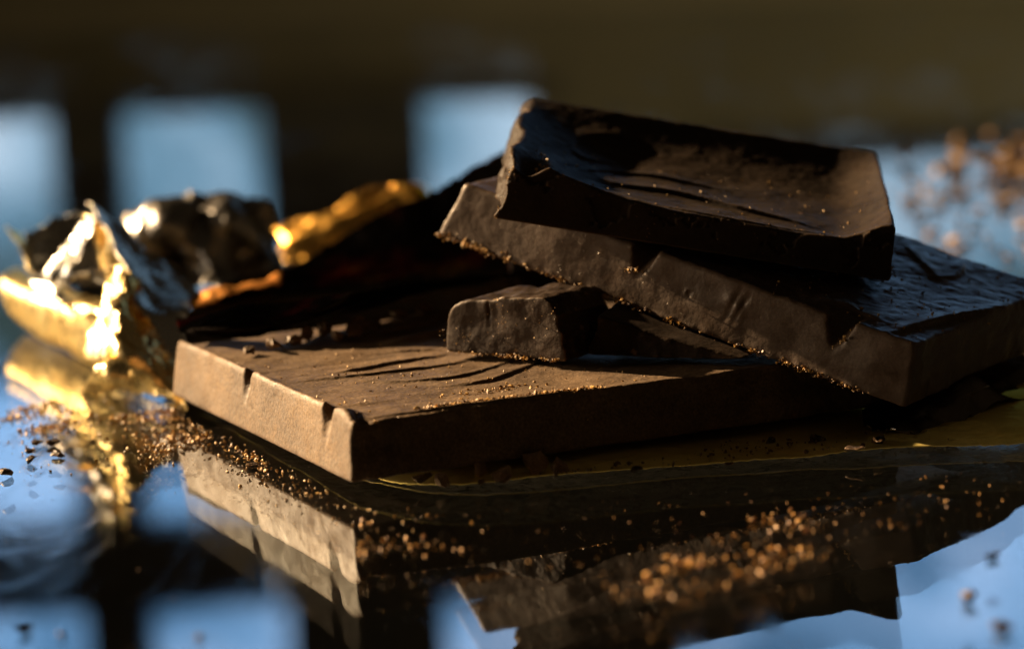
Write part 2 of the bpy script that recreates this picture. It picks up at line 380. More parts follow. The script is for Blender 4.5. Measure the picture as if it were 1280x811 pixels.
FLAT_FOIL = [[[-49.8, 87.5, 0.8], [-34.4, 50.9, 0.6], [-21.2, 20.3, 0.5], [-9.3, 10.2, 0.6], [5.5, 11.8, 0.9], [20.6, 14.7, 0.8], [37.9, 16.8, 0.8], [52.1, 18.7, 0.9],
  [63.4, 18.1, 1.2], [73.7, 18.8, 1.5]],
 [[-49.1, 88.3, 1.4], [-33.4, 53.5, 1.2], [-20.2, 24.9, 1.2], [-8.3, 16.4, 1.4], [5.7, 17.3, 1.6], [20.9, 19.4, 1.6], [38.6, 23.5, 1.4], [52.9, 24.4, 1.6],
  [65.7, 28.5, 2.0], [76.0, 30.5, 2.5]],
 [[-48.9, 93.9, 1.6], [-32.4, 59.9, 1.4], [-18.6, 34.0, 1.6], [-5.1, 31.4, 1.6], [8.3, 32.5, 1.6], [24.1, 34.8, 1.6], [41.2, 36.8, 1.6], [56.1, 38.4, 1.8],
  [69.4, 43.5, 2.4], [80.6, 47.6, 3.0]],
 [[-38.5, 107.1, 1.6], [-24.1, 81.0, 1.4], [-11.2, 61.7, 1.6], [0.7, 59.3, 1.6], [13.8, 59.6, 1.6], [28.2, 59.6, 1.6], [45.1, 62.2, 1.6], [61.0, 64.0, 1.8],
  [74.3, 64.5, 3.0], [84.4, 66.7, 4.0]]]
RIGHT_FOIL = [[[48.3, 26.7, 1.2], [54.0, 24.2, 1.5], [60.1, 28.4, 1.8], [66.9, 35.3, 2.0], [74.9, 42.1, 2.0]],
 [[48.6, 33.5, 2.0], [54.2, 29.3, 3.2], [60.8, 32.5, 3.4], [67.9, 41.5, 3.0], [77.2, 54.4, 3.0]],
 [[50.9, 42.2, 2.4], [56.0, 38.1, 3.6], [62.3, 38.6, 4.4], [70.5, 49.7, 4.2], [80.8, 66.9, 3.5]],
 [[53.2, 50.4, 2.4], [59.1, 51.0, 3.0], [67.4, 59.0, 3.0], [75.1, 68.8, 3.0], [83.8, 82.5, 3.0]]]
SLAB_SHADE_COVER = [[[-51.6, 75.7, 13.5], [-43.6, 70.8, 15.0], [-36.1, 68.9, 16.0], [-28.7, 66.9, 17.0], [-21.3, 64.9, 18.0], [-14.5, 76.9, 17.0], [-6.0, 87.3, 16.0], [2.9, 97.8, 15.0]],
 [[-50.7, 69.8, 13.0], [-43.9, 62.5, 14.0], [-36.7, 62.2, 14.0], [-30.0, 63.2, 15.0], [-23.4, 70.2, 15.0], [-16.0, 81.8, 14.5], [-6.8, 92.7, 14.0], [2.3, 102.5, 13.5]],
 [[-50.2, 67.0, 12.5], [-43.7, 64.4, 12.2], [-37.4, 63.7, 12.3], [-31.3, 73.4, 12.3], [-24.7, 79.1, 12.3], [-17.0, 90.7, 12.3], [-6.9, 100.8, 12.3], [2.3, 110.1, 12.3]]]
SLAB_RIPPLES = [[[5.3, 30.7], [14.8, 29.3], [24.4, 29.3], [33.1, 30.9]], [[12.0, 32.9], [19.5, 34.6], [30.2, 37.1]], [[21.8, 43.6], [27.7, 42.2], [31.6, 40.7]],
 [[11.9, 27.2], [16.3, 21.7], [22.3, 20.0], [28.7, 21.5], [36.4, 26.1]], [[21.3, 15.1], [26.5, 14.6], [33.1, 18.2], [38.4, 22.2]],
 [[3.4, 2.2], [10.1, 2.2], [16.8, 1.7], [28.9, 1.1], [43.1, 0.6]], [[28.3, 59.1], [35.6, 60.3], [44.7, 67.4]], [[26.7, 50.3], [38.6, 53.6], [55.8, 66.9]]]
MID_RIPPLES = [[[73.3, 2.8], [75.0, 14.7], [78.0, 29.4]], [[55.4, 42.6], [60.4, 37.1], [65.5, 32.4]], [[65.5, 32.4], [66.8, 36.1], [65.0, 42.1], [61.5, 44.4]],
 [[58.7, 2.3], [64.0, 6.7], [69.7, 5.4]]]
TOP_RIPPLES = [[[8.6, 28.3], [10.0, 33.5], [14.1, 37.5], [18.5, 37.2]], [[9.1, 26.5], [11.0, 23.7], [15.7, 27.4]], [[12.1, 17.3], [17.0, 22.6], [24.2, 22.4], [30.8, 21.8]],
 [[15.5, 13.7], [25.5, 14.4], [34.8, 11.0], [42.9, 8.7]], [[8.1, 9.7], [16.3, 6.6], [25.6, 2.3], [37.0, 1.4], [49.5, 3.0]]]
ITEMS = {'foil_flakes': [[34.7, 24.6, 2.0], [40.7, 22.9, 2.0], [45.1, 15.9, 1.8], [48.8, 20.2, 1.8], [15.5, 9.7, 1.4], [27.9, 10.7, 1.4]],
 'front_shards': [[-10.0, 8.7, 1.4], [-4.7, 12.4, 1.4], [-2.1, 9.2, 1.4], [2.2, 12.1, 1.4], [5.6, 12.5, 1.4], [-12.6, 10.1, 1.4]],
 'left_shavings': [[-69.5, 48.5, 0.8], [-67.1, 47.5, 0.8], [-69.6, 42.5, 0.7], [-68.3, 36.5, 0.7], [-65.2, 39.6, 0.7], [-70.6, 28.5, 0.9]],
 'near_crumbs': [[-55.4, -50.6, 0.8], [-50.7, -53.2, 0.8], [-36.3, 28.1, 0.8], [48.9, -54.0, 1.0], [50.7, -66.3, 1.0], [-35.3, -56.1, 0.8], [54.5, -36.1, 0.8]],
 'slab_chunks': [[-35.3, 57.6, 12.0], [-32.4, 60.2, 12.0], [-30.7, 63.2, 12.0], [-28.3, 66.0, 12.0], [-26.3, 62.9, 12.0], [-23.8, 65.7, 12.0], [-23.1, 69.7, 12.0],
                 [-20.7, 71.2, 12.0], [-17.2, 77.5, 12.0], [-13.6, 82.5, 12.0], [-38.6, 55.1, 12.0]]}

# ------------------------------------------------------------ setting: glass tabletop, floor, wall with window
def box_vf(lo, hi):
    x0, y0, z0 = lo; x1, y1, z1 = hi
    V = [(x0,y0,z0),(x1,y0,z0),(x1,y1,z0),(x0,y1,z0),(x0,y0,z1),(x1,y0,z1),(x1,y1,z1),(x0,y1,z1)]
    F = [(0,3,2,1),(4,5,6,7),(0,1,5,4),(1,2,6,5),(2,3,7,6),(3,0,4,7)]
    return V, F
def box(name, lo, hi, mat, parent=None):
    V, F = box_vf(lo, hi); return link_mesh(name, V, F, mat, parent, smooth=False)

tag(box('glass_tabletop', (-700, -420, -10), (700, 950, 0), M_glass), kind='structure')
tag(box('floor', (-3000, -2500, -740), (3500, 3200, -720), M_floor), kind='structure')

WY = 2600.0
holes = [(-760, 30, 195, 900), (135, 1500, 275, 900)]      # two window openings
def slabs():
    x = -1500
    zb = -260
    for x0, x1, a, b in holes:
        yield (x, WY, zb), (x0, WY+120, 2100)
        yield (x0, WY, zb), (x1, WY+120, a)
        yield (x0, WY, b), (x1, WY+120, 2100)
        x = x1
    yield (x, WY, zb), (2400, WY+120, 2100)
VV = []; FF = []
for lo, hi in slabs():
    V, F = box_vf(lo, hi); FF += [tuple(i+len(VV) for i in f) for f in F]; VV += V
tag(link_mesh('back_wall', VV, FF, M_wall, smooth=False), kind='structure')
tag(box('wall_base', (-1500, WY-6, -720), (2400, WY+120, -261), M_floor), kind='structure')  # lower wall coloured dark so lamp light stays out of the reflections
def window(x0, x1, z0, z1, bars, rails, label):
    off = Vector(((x0+x1)/2, WY, z0))
    w_ = bpy.data.objects.new('window', None); COL.objects.link(w_); w_.location = off*MM
    tag(w_, label, 'window')
    def wp(name, lo, hi, mat): return box(name, tuple(Vector(lo)-off), tuple(Vector(hi)-off), mat, w_)
    for xc, hw in bars: wp('mullion', (xc-hw, WY+30, z0), (xc+hw, WY+75, z1), M_frame)
    for za, zb in rails: wp('transom', (x0, WY+22, za), (x1, WY+72, zb), M_frame)
    wp('sill', (x0-30, WY-40, z0-14), (x1+30, WY+20, z0-1), M_frame)
    xs = [x0] + [q for q, _ in bars] + [x1]; zs = [z0] + [(a+b)/2 for a, b in rails] + [z1]
    for i in range(len(xs)-1):
        for k in range(len(zs)-1):
            wp('pane', (xs[i]+1, WY+84, zs[k]+1), (xs[i+1]-1, WY+88, zs[k+1]-1), M_sky if zs[k] < 400 else M_sky_high)
window(-760, 30, 195, 900, [(-440, 36), (-170, 86)], [(470, 482), (640, 735)], 'out of focus window with pale blue panes, left one of the two')
window(135, 1500, 275, 900, [(900, 24)], [(500, 512)], 'out of focus window glowing pale behind the shavings heap on the right')

# ------------------------------------------------------------ chocolate pieces
def wallnoise(U, V, Z, s, a, seed):
    return a*fbm(U*s+seed, V*s+seed*1.7, Z*s+seed*0.3, 3)

# bottom slab -----------------------------------------------------------
L, W, H = 84.0, 71.0, 9.0
U, V, Z, u2, v2 = grid((-0.9, -0.9, -0.9), (L+0.9, W+0.9, H+0.9), 0.32)
h = np.full(u2.shape, H-1.25)
h = h + 1.25*np.clip(1-(u2-1.5)/1.9, 0, 1)**2*np.clip(u2*9, 0, 1)
h = h + 0.22*fbm(u2/9+3, v2/9+1, 0.5, 2) + 0.07*fbm(u2/1.6, v2/1.6, 2.5, 2)
for i, rp in enumerate(SLAB_RIPPLES):
    A, bk, fr = [(0.42, 2.0, .28), (0.55, 2.4, .30), (0.40, 2.0, .3), (0.42, 1.8, .28), (0.5, 2.2, .28), (0.5, 0.8, .3), (0.9, 4.0, .9), (0.9, 4.0, 1.1)][i]
    h = h + ripple(u2, v2, rp, A, bk, fr)
def notch(u, v, h, vc, dep, wid, lean=0.0):
    dd = np.abs(v - vc - lean*u)
    depth = (dep-0.35)*np.exp(-(u/1.9)**2) + 0.38*np.exp(-u/9)
    return h - depth*np.clip(1-(dd/wid)**2, 0, 1)**0.8
h = notch(u2, v2, h, 39.6, 4.6, 1.5)
h = notch(u2, v2, h, 9.4, 5.2, 1.8)
h = h - 1.0*np.exp(-((u2-2.2)/1.6)**2-((v2-1.2)/1.4)**2)         # chipped corner
h = h + 0.7*np.exp(-((u2-2.8)/1.3)**2-((v2-5.2)/1.2)**2)
# broken away obliquely where the leaning slab rests on it
_ca, _sa = math.cos(math.radians(25.28)), math.sin(math.radians(25.28))
wx = -21.72 + _ca*U - _sa*V; wy = 3.52 + _sa*U + _ca*V; wz = Z + 2.9
_mn = (Matrix.Rotation(math.radians(-33.6), 3, 'Z') @ Matrix.Rotation(math.radians(14.95), 3, 'Y') @ Matrix.Rotation(math.radians(0.93), 3, 'X')).col[2]
oblique = (wx+10.54)*_mn[0] + (wy-62.01)*_mn[1] + (wz-26.52)*_mn[2] + 0.35 + wallnoise(U, V, Z, 0.3, 0.2, 8)
top = smax(Z - h, oblique, 0.3)
sA = -(U) + 0.12*Z + wallnoise(U, V, Z, 0.22, 0.10, 1) + wallnoise(U, V, Z, 1.1, 0.012, 5)
sB = -(V) + 0.10*Z + wallnoise(U, V, Z, 0.25, 0.5, 2) + wallnoise(U, V, Z, 1.0, 0.12, 6) - 0.25*np.sin(Z*0.9)
sC = U - L + wallnoise(U, V, Z, 0.3, 0.6, 3)
sD = V - W + 0.10*Z
d = smax(top, sA, 1.5); d = smax(d, sB, 0.45); d = smax(d, sC, 0.5); d = smax(d, sD, 0.6); d = smax(d, -Z, 0.5)
Vx, Fx = surface_nets(d.astype(np.float32), (-0.9, -0.9, -0.9), 0.32)
slab = link_mesh('chocolate_slab', Vx, Fx, M_choc_bloom)
pose(slab, (-21.72, 3.52, 2.9), 0, 0, math.radians(25.28))
tag(slab, 'large flat dark chocolate slab at the bottom of the stack with two notches in its sunlit left edge', 'chocolate')

# middle slab -----------------------------------------------------------
L, W, H = 78.4, 48.3, 9.08
U, V, Z, u2, v2 = grid((-0.9, -0.9, -0.9), (L+0.9, W+0.9, H+1.2), 0.32)
h = np.full(u2.shape, H-0.45)
h = h + 0.5*np.clip(1-(v2-0.8)/2.0, 0, 1)**2
h = h + 0.25*fbm(u2/7+9, v2/7+4, 0.5, 2) + 0.12*fbm(u2/1.3, v2/1.3, 7.5, 3)
for i, rp in enumerate(MID_RIPPLES):
    h = h + ripple(u2, v2, rp, (0.9, 0.55, 0.5, 0.5)[i], 2.0, 0.35)
def notch2(u, v, h, uc, dep, wid):
    dd = (u-uc)
    dd = np.where(dd < 0, -dd*1.0, dd*0.8)
    depth = (dep-0.4)*np.exp(-(v/2.6)**2) + 0.5*np.exp(-v/14)
    return h - depth*np.clip(1-(dd/wid)**2, 0, 1)**0.9
h = notch2(u2, v2, h, 34.0, 4.4, 1.9)
h = notch2(u2, v2, h, 65.9, 4.6, 1.9)
top = Z - h
sF = -V + 0.11*Z + wallnoise(U, V, Z, 0.12, 0.14, 11) + wallnoise(U, V, Z, 0.9, 0.025, 12)
for (uu, zz, rr, aa) in ((42.6, 4.6, 1.0, 0.3), (49.3, 5.9, 1.2, -0.35), (50.8, 5.0, 0.9, -0.3), (60, 3, 3, 0.25), (20, 5, 4, -0.2), (72.5, 5, 3, -0.5)):
    sF = sF + aa*np.exp(-((U-uu)**2+(Z-zz)**2)/rr**2)
ringd = np.sqrt((U-42.6)**2+(Z-4.6)**2)
sF = sF - 0.22*np.exp(-((ringd-0.65)/0.2)**2)
for (uu, sl) in ((49.6, 0.25), (51.0, 0.3)):
    sF = sF + 0.28*np.exp(-((U-uu-sl*(Z-5))/0.35)**2)*np.exp(-((Z-5.5)/2.0)**2)
# ragged lower lip
sF = sF - 0.35*np.exp(-(Z/0.5)**2)*np.clip(fbm(U*0.7, 0*V, Z*0+3, 3)+0.2, 0, 1)
sL = -U + 0.28*Z + wallnoise(U, V, Z, 0.25, 0.25, 14)
sR = U - L + 0.12*Z + wallnoise(U, V, Z, 0.2, 0.45, 15) + wallnoise(U, V, Z, 0.8, 0.12, 16)
sD = V - W + 0.11*Z
d = smax(top, sF, 1.0); d = smax(d, sL, 0.8); d = smax(d, sR, 0.5); d = smax(d, sD, 0.6); d = smax(d, -Z, 0.35)
Vx, Fx = surface_nets(d.astype(np.float32), (-0.9, -0.9, -0.9), 0.32)
mids = link_mesh('chocolate_slab', Vx, Fx, M_choc_mid)
pose(mids, (-10.54, 62.01, 26.52), math.radians(0.93), math.radians(14.95), math.radians(-33.6))
tag(mids, 'dark chocolate slab leaning across the stack in the middle, sloping down to the right', 'chocolate')

# top piece -------------------------------------------------------------
L, W, H = 56.5, 45.7, 8.4
U, V, Z, u2, v2 = grid((-1.2, -0.9, -0.9), (L+0.9, W+0.9, H+1.8), 0.30)
fr = np.interp(u2, [-1, 0, 1.5, 4.0, 6.5, 12.7, 18, 24, 42, 48.5, 51.5, 53.5, 55.0, 58], [8.9, 8.9, 8.5, 7.9, 8.5, 7.1, 6.1, 5.4, 5.0, 5.3, 6.6, 7.8, 8.0, 7.6])
f_back = np.clip(1-(W-1.0-v2)/18.0, 0, 1)**2.0
f_right = np.clip(1-(L-1.2-u2)/7.5, 0, 1)**1.9
f_left = np.clip(1-(u2-0.8)/17.0, 0, 1)**1.6
floor_ = 4.0 + 0.25*fbm(u2/8, v2/8, 3.3, 2)
comb = 1-(1-f_back)*(1-f_right)*(1-0.85*f_left)
inner = floor_ + (8.3-floor_)*comb
wf = np.exp(-(v2/3.2)**1.5)
h = inner*(1-wf) + fr*wf
h = h - 2.2*np.exp(-((u2-3.2)/2.0)**2-((v2-5.0)/5.0)**2)        # scalloped bowl at the left end
h = h + 0.6*np.exp(-((u2-6.5)/1.0)**2-((v2-8)/9)**2)
h = h - 1.6*np.clip(1-(u2)/1.6, 0, 1)*np.clip(np.sin(v2*0.32+0.6), 0, 1)
for i, rp in enumerate(TOP_RIPPLES):
    h = h + ripple(u2, v2, rp, (0.5, 0.4, 0.55, 0.7, 0.45)[i], 2.2, 0.32)
h = h + 0.06*fbm(u2/1.2, v2/1.2, 1.5, 3)
top = Z - h
sF = -V + 0.04*Z + wallnoise(U, V, Z, 0.2, 0.3, 21) + wallnoise(U, V, Z, 0.9, 0.1, 22)
sL = -U + 0.16*Z - 0.02*V + wallnoise(U, V, Z, 0.3, 0.5, 24) + wallnoise(U, V, Z, 1.2, 0.2, 25) + 0.5*np.sin(V*0.35)
sR = U - L + 0.10*Z + wallnoise(U, V, Z, 0.3, 0.12, 26)
sD = V - W + 0.10*Z
d = smax(top, sF, 0.7); d = smax(d, sL, 0.4); d = smax(d, sR, 0.9); d = smax(d, sD, 0.9); d = smax(d, -Z, 0.3)
Vx, Fx = surface_nets(d.astype(np.float32), (-1.2, -0.9, -0.9), 0.30)
tops = link_mesh('chocolate_piece', Vx, Fx, M_choc)
pose(tops, (-1.83, 41.85, 31.29), math.radians(6.66), math.radians(11.07), math.radians(-3.14))
tag(tops, 'dished dark chocolate piece with raised rims lying on top of the stack', 'chocolate')

# fragment wedged between ----------------------------------------------
U, V, Z, u2, v2 = grid((-0.8, -1.0, -0.8), (24.5, 15.0, 10.0), 0.24)
cs = np.interp(U, [-0.8, 0.3, 0.7, 1.2, 2.0, 3.2, 5, 8.5, 9.6, 10.8, 12.5, 17.5, 18.6, 19.3, 20.2, 21.2, 24.5],
               [3.0, 3.6, 5.0, 6.0, 6.9, 7.5, 7.9, 8.0, 8.15, 8.55, 8.75, 8.75, 8.2, 7.0, 6.2, 6.0, 5.6])
top = Z - cs - 0.25*fbm(U*0.5, V*0.5, Z*0, 3)
bite = 1.9 - np.sqrt((U-21.6)**2+(Z-5.6)**2)
sF = -V + wallnoise(U, V, Z, 0.15, 0.35, 31) + wallnoise(U, V, Z, 1.3, 0.035, 32)
sF = sF + 0.3*np.exp(-((U-7.9)/0.18)**2)*np.exp(-((Z-6.3)/1.6)**2)
sL = -U + 0.1*Z + 0.2*np.clip(1.5-Z, 0, 2)
sR = U - 20.6 + wallnoise(U, V, Z, 0.5, 0.5, 33)
sD = V - 13 + wallnoise(U, V, Z, 0.4, 0.8, 34)
d = smax(top, sF, 0.3); d = smax(d, sL, 0.5); d = smax(d, sR, 0.4); d = smax(d, sD, 0.5); d = smax(d, -Z, 0.3); d = smax(d, bite, 0.3)
Vx, Fx = surface_nets(d.astype(np.float32), (-0.8, -1.0, -0.8), 0.24)
frag = link_mesh('chocolate_fragment', Vx, Fx, M_choc_broken)
pose(frag, (-9.8, 46.7, 11.75), 0, 0, math.atan2(-11.8, 16.9))
tag(frag, 'small broken chocolate fragment with rounded shoulder, wedged between the bottom and leaning slabs', 'chocolate')

# dark block added to stand in for the shadow right of the fragment ------------
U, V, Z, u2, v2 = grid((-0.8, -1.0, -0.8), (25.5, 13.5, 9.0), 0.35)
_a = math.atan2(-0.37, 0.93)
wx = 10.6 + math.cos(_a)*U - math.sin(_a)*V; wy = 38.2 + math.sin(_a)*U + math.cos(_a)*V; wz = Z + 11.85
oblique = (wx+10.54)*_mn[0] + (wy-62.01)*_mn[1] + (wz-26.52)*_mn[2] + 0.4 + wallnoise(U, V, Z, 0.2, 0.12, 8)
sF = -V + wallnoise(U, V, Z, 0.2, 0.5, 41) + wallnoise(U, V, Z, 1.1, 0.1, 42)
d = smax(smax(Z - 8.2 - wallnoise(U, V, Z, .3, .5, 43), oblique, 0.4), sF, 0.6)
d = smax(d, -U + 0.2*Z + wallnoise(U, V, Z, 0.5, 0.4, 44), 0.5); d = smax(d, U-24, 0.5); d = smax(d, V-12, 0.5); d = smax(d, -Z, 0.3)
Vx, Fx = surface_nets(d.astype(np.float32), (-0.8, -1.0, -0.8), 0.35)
blk = link_mesh('shade_block', Vx, Fx, M_choc)
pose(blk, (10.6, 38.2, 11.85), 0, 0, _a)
tag(blk, 'added black chocolate block standing in for the shadow right of the small fragment, directly under the leaning slab', 'chocolate')

# ------------------------------------------------------------ foil
def cr_interp(P, n):
    P = np.asarray(P, float); m = len(P)
    Q = np.concatenate([2*P[:1]-P[1:2], P, 2*P[-1:]-P[-2:-1]])
    t = np.linspace(0, m-1, n); i = np.minimum(t.astype(int), m-2); f = (t-i)
    f = f.reshape((-1,)+(1,)*(P.ndim-1))
    a, b, c, d = Q[i], Q[i+1], Q[i+2], Q[i+3]
    return 0.5*((2*b)+(c-a)*f+(2*a-5*b+4*c-d)*f*f+(3*b-a-3*c+d)*f**3)
def crumple(P, amp, wl, seed, n=7):
    r = np.random.RandomState(seed); s = np.zeros(P.shape[:-1])
    W_ = P + 0.35*wl*np.stack([vnoise(P[...,0]/wl/1.5+k*9, P[...,1]/wl/1.5, P[...,2]/wl/1.5+k) for k in range(3)], -1)
    for k in range(n):
        dv = r.normal(size=3); dv /= np.linalg.norm(dv)
        l = wl*r.uniform(0.6, 1.9); ph = r.uniform(0, 10)
        x = (W_ @ dv)/l + ph
        s += (np.abs((x % 2) - 1)*2-1) * l/wl * 0.5
    return amp*s
def foil_patch(lat, nu, nv, amp, wl, seed):
    P = cr_interp(np.array(lat), nu)                    # rows
    P = cr_interp(P.transpose(1, 0, 2), nv).transpose(1, 0, 2)
    du = np.gradient(P, axis=0); dv = np.gradient(P, axis=1)
    n = np.cross(dv, du); n /= np.linalg.norm(n, axis=-1, keepdims=True)+1e-9
    P = P + n*(crumple(P, amp, wl, seed) + crumple(P, amp*0.38, wl*0.36, seed+50))[..., None]
    # ragged hem
    P[0] += 0.4*amp*rng.normal(size=P[0].shape)*0.5; P[-1] += 0.4*amp*rng.normal(size=P[0].shape)*0.5
    P[..., 2] = np.maximum(P[..., 2], 0.12+0.05*rng.rand(*P.shape[:2]))
    i = np.arange(nu*nv).reshape(nu, nv)
    F = np.stack([i[:-1,:-1], i[:-1,1:], i[1:,1:], i[1:,:-1]], -1).reshape(-1, 4)
    if (n.reshape(-1, 3).mean(0) @ np.array([0, -0.9, 0.45])) < 0: F = F[:, ::-1]
    return P.reshape(-1, 3), F
def foil(name, patches, front, back, parent=None):
    VV = []; FF = []; n = 0
    for p in patches:
        v, f = foil_patch(*p); VV.append(v); FF.append(f+n); n += len(v)
    o = link_mesh(name, np.concatenate(VV), np.concatenate(FF), [front, back], parent, smooth=True)
    md = o.modifiers.new('thickness', 'SOLIDIFY'); md.thickness = 0.00012; md.offset = -1
    md.material_offset = 1; md.material_offset_rim = 0; md.use_rim = True
    return o

wrap = bpy.data.objects.new('foil_wrapper', None); COL.objects.link(wrap)
tag(wrap, 'torn crumpled wrapper of bright gold foil with silver lining standing left of the chocolate', 'foil')
foil('rolled_band', [(LEFT_BAND, 60, 100, 0.18, 7, 1)], M_gold, M_silver, wrap)
foil('crumpled_corner', [(LEFT_CRUMPLE, 110, 100, 1.0, 5.0, 2)], M_gold, M_silver, wrap)
foil('corner_flap', [(LEFT_FLAP, 30, 30, 0.6, 5, 3)], M_gold, M_silver, wrap)
foil('folded_peak', [(LEFT_PEAK, 30, 80, 0.6, 4, 4)], M_silver, M_gold, wrap)
foil('silver_lip', [(LEFT_LIP, 14, 40, 0.5, 5, 5)], M_silver, M_gold, wrap)
foil('pointed_tip', [(LEFT_HORN, 14, 30, 0.4, 5, 6)], M_gold, M_dull, wrap)
foil('silver_lining', [(LEFT_INNER, 40, 60, 1.0, 10, 7), (LEFT_STRUT, 14, 36, 0.6, 5, 8)], M_silver, M_gold, wrap)
foil('side_sheet', [(LEFT_SLOPE, 60, 60, 1.0, 12, 9)], M_silver, M_gold, wrap)

bk = bpy.data.objects.new('foil_wrapper', None); COL.objects.link(bk)
tag(bk, 'blurred crumpled dark foil rising behind the bottom slab, with glowing gold folds', 'foil')
foil('dark_peak', [(BACK_PEAK, 80, 110, 1.1, 7.5, 11)], M_grey, M_silver, bk)
foil('gold_fold', [(BACK_GOLD, 50, 100, 0.9, 7, 12)], M_amber, M_silver, bk)
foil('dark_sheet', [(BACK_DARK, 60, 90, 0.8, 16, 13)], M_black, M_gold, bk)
foil('gap_shade_sheet', [(GAP_SHADE, 30, 90, 0.35, 9, 17)], M_black, M_gold, bk)  # added black sheet, makes the gap under the leaning slab read as shadow
foil('slab_shade_cover', [(SLAB_SHADE_COVER, 24, 110, 0.2, 7, 18)], M_black, M_black, bk)  # black foil over the slab rear, standing in for the shadow there
foil('bounce_glow_edge', [(ORANGE_EDGE, 16, 50, 0.6, 6, 14)], M_bounce_glow, M_bounce_glow, bk)

o = foil('flat_foil', [(FLAT_FOIL, 70, 180, 0.22, 14, 15)], M_olive, M_silver)
tag(o, 'flat thin gold foil sheet spread on the glass beneath the bottom slab', 'foil')
o = foil('crumpled_foil', [(RIGHT_FOIL, 70, 80, 1.0, 7, 16)], M_dull, M_silver)
tag(o, 'small dark crumpled foil under the lower right corner of the leaning slab', 'foil')

# ------------------------------------------------------------ crumbs, shavings, shards
import bmesh
def chunk_mesh(seed, sx, sy, sz, facets=14, sub=2, curl=0.0):
    r = np.random.RandomState(seed)
    bm = bmesh.new()
    for _ in range(facets):
        p = r.normal(size=3); p /= np.linalg.norm(p); p *= r.uniform(0.8, 1.0)
        bm.verts.new((p[0]*sx, p[1]*sy, p[2]*sz))
    g = bmesh.ops.convex_hull(bm, input=bm.verts)
    bmesh.ops.delete(bm, geom=[e for e in g['geom_interior'] if isinstance(e, bmesh.types.BMVert)], context='VERTS')
    for _ in range(sub):
        bmesh.ops.subdivide_edges(bm, edges=bm.edges, cuts=1, use_grid_fill=True)
    s = (sx+sy+sz)/3
    bm.verts.ensure_lookup_table()
    co = np.array([v.co[:] for v in bm.verts])
    nn = np.stack([fbm(co[:,0]/s*1.6+k*5+seed, co[:,1]/s*1.6, co[:,2]/s*1.6, 3) for k in range(3)], -1)
    co2 = co + nn*s*0.14
    co2[:, 2] += curl*(co[:, 0]/sx)**2*sx
    bmesh.ops.triangulate(bm, faces=bm.faces)
    F = np.array([[v.index for v in f.verts] for f in bm.faces])
    bm.free()
    return co2, F
def chunk(name, seed, loc, size, rot, mat, label, cat, group=None, **kw):
    co, F = chunk_mesh(seed, *size, **kw)
    R_ = np.array(Matrix.Rotation(rot[2], 3, 'Z') @ Matrix.Rotation(rot[1], 3, 'Y') @ Matrix.Rotation(rot[0], 3, 'X'))
    co = co @ R_.T
    o = link_mesh(name, co, F, mat, smooth=False)
    o.location = Vector((loc[0], loc[1], loc[2]-co[:, 2].min()))*MM
    return tag(o, label, cat, group)

def sh(pts, sizes, labels, name, cat, group, mat, seed0, **kw):
    for i, (p, s, l) in enumerate(zip(pts, sizes, labels)):
        r = np.random.RandomState(seed0+i)
        chunk(name, seed0+i, (p[0], p[1], p[2]), s, (r.uniform(-.3,.3), r.uniform(-.3,.3), r.uniform(0, 3)), mat, l, cat, group, **kw)
z0 = lambda P, z: [(p[0], p[1], z) for p in P]
sh(z0(ITEMS['left_shavings'], 0.05), [(1.6,.8,.6), (1.1,.8,.7), (1.0,.7,.5), (1.2,.9,.8), (1.5,1.0,.5), (1.5,1.1,.9)],
   ['long dark chocolate shaving on the glass below the gold foil, leftmost of the upper two',
    'short dark chocolate crumb on the glass touching the right end of the long shaving',
    'thin brown chocolate flake just below the long shaving on the glass',
    'dark chocolate nugget lowest in the small cluster left on the glass',
    'curled ring shaped chocolate shaving rightmost in the cluster below the gold foil',
    'dark chocolate crumb cut by the left edge of the picture'],
   'chocolate_shaving', 'shaving', 'chocolate shavings on the glass at left', M_choc_broken, 100)
sh(z0(ITEMS['front_shards'], 0.9), [(2.0,1.2,1.2), (2.3,1.4,1.6), (2.1,1.3,1.4), (2.4,1.5,1.9), (1.9,1.2,1.5), (1.7,1.0,.8)],
   ['black chocolate shard under the slab front, second from the left of its row',
    'angular chocolate shard in the row under the slab front, left of the tallest',
    'brownish chocolate shard with flat front in the middle of the row under the slab',
    'tallest pointed chocolate shard in the row under the slab front',
    'dark chocolate shard at the right end of the row under the slab front',
    'small flat chocolate shard at the left end of the row under the slab front'],
   'chocolate_shard', 'shard', 'chocolate shards under the front of the slab', M_shard, 130, facets=10, sub=1)
sh(z0(ITEMS['foil_flakes'], 1.4), [(1.3,.7,.4), (1.9,1.1,.6), (1.8,.9,.6), (1.9,1.1,.8), (1.2,.9,.5), (1.0,.7,.4)],
   ['thin dark flake on the flat foil below the middle of the leaning slab',
    'wide dark flake on the flat foil between the thin flake and the pair',
    'dark flake on the flat foil, left and nearer of the touching pair',
    'dark flake on the flat foil, right and farther of the touching pair',
    'small dark flake on the flat foil right of the shards',
    'tiny dark flake at the near edge of the flat foil'],
   'chocolate_flake', 'flake', 'dark chocolate flakes on the flat foil', M_choc_broken, 160)
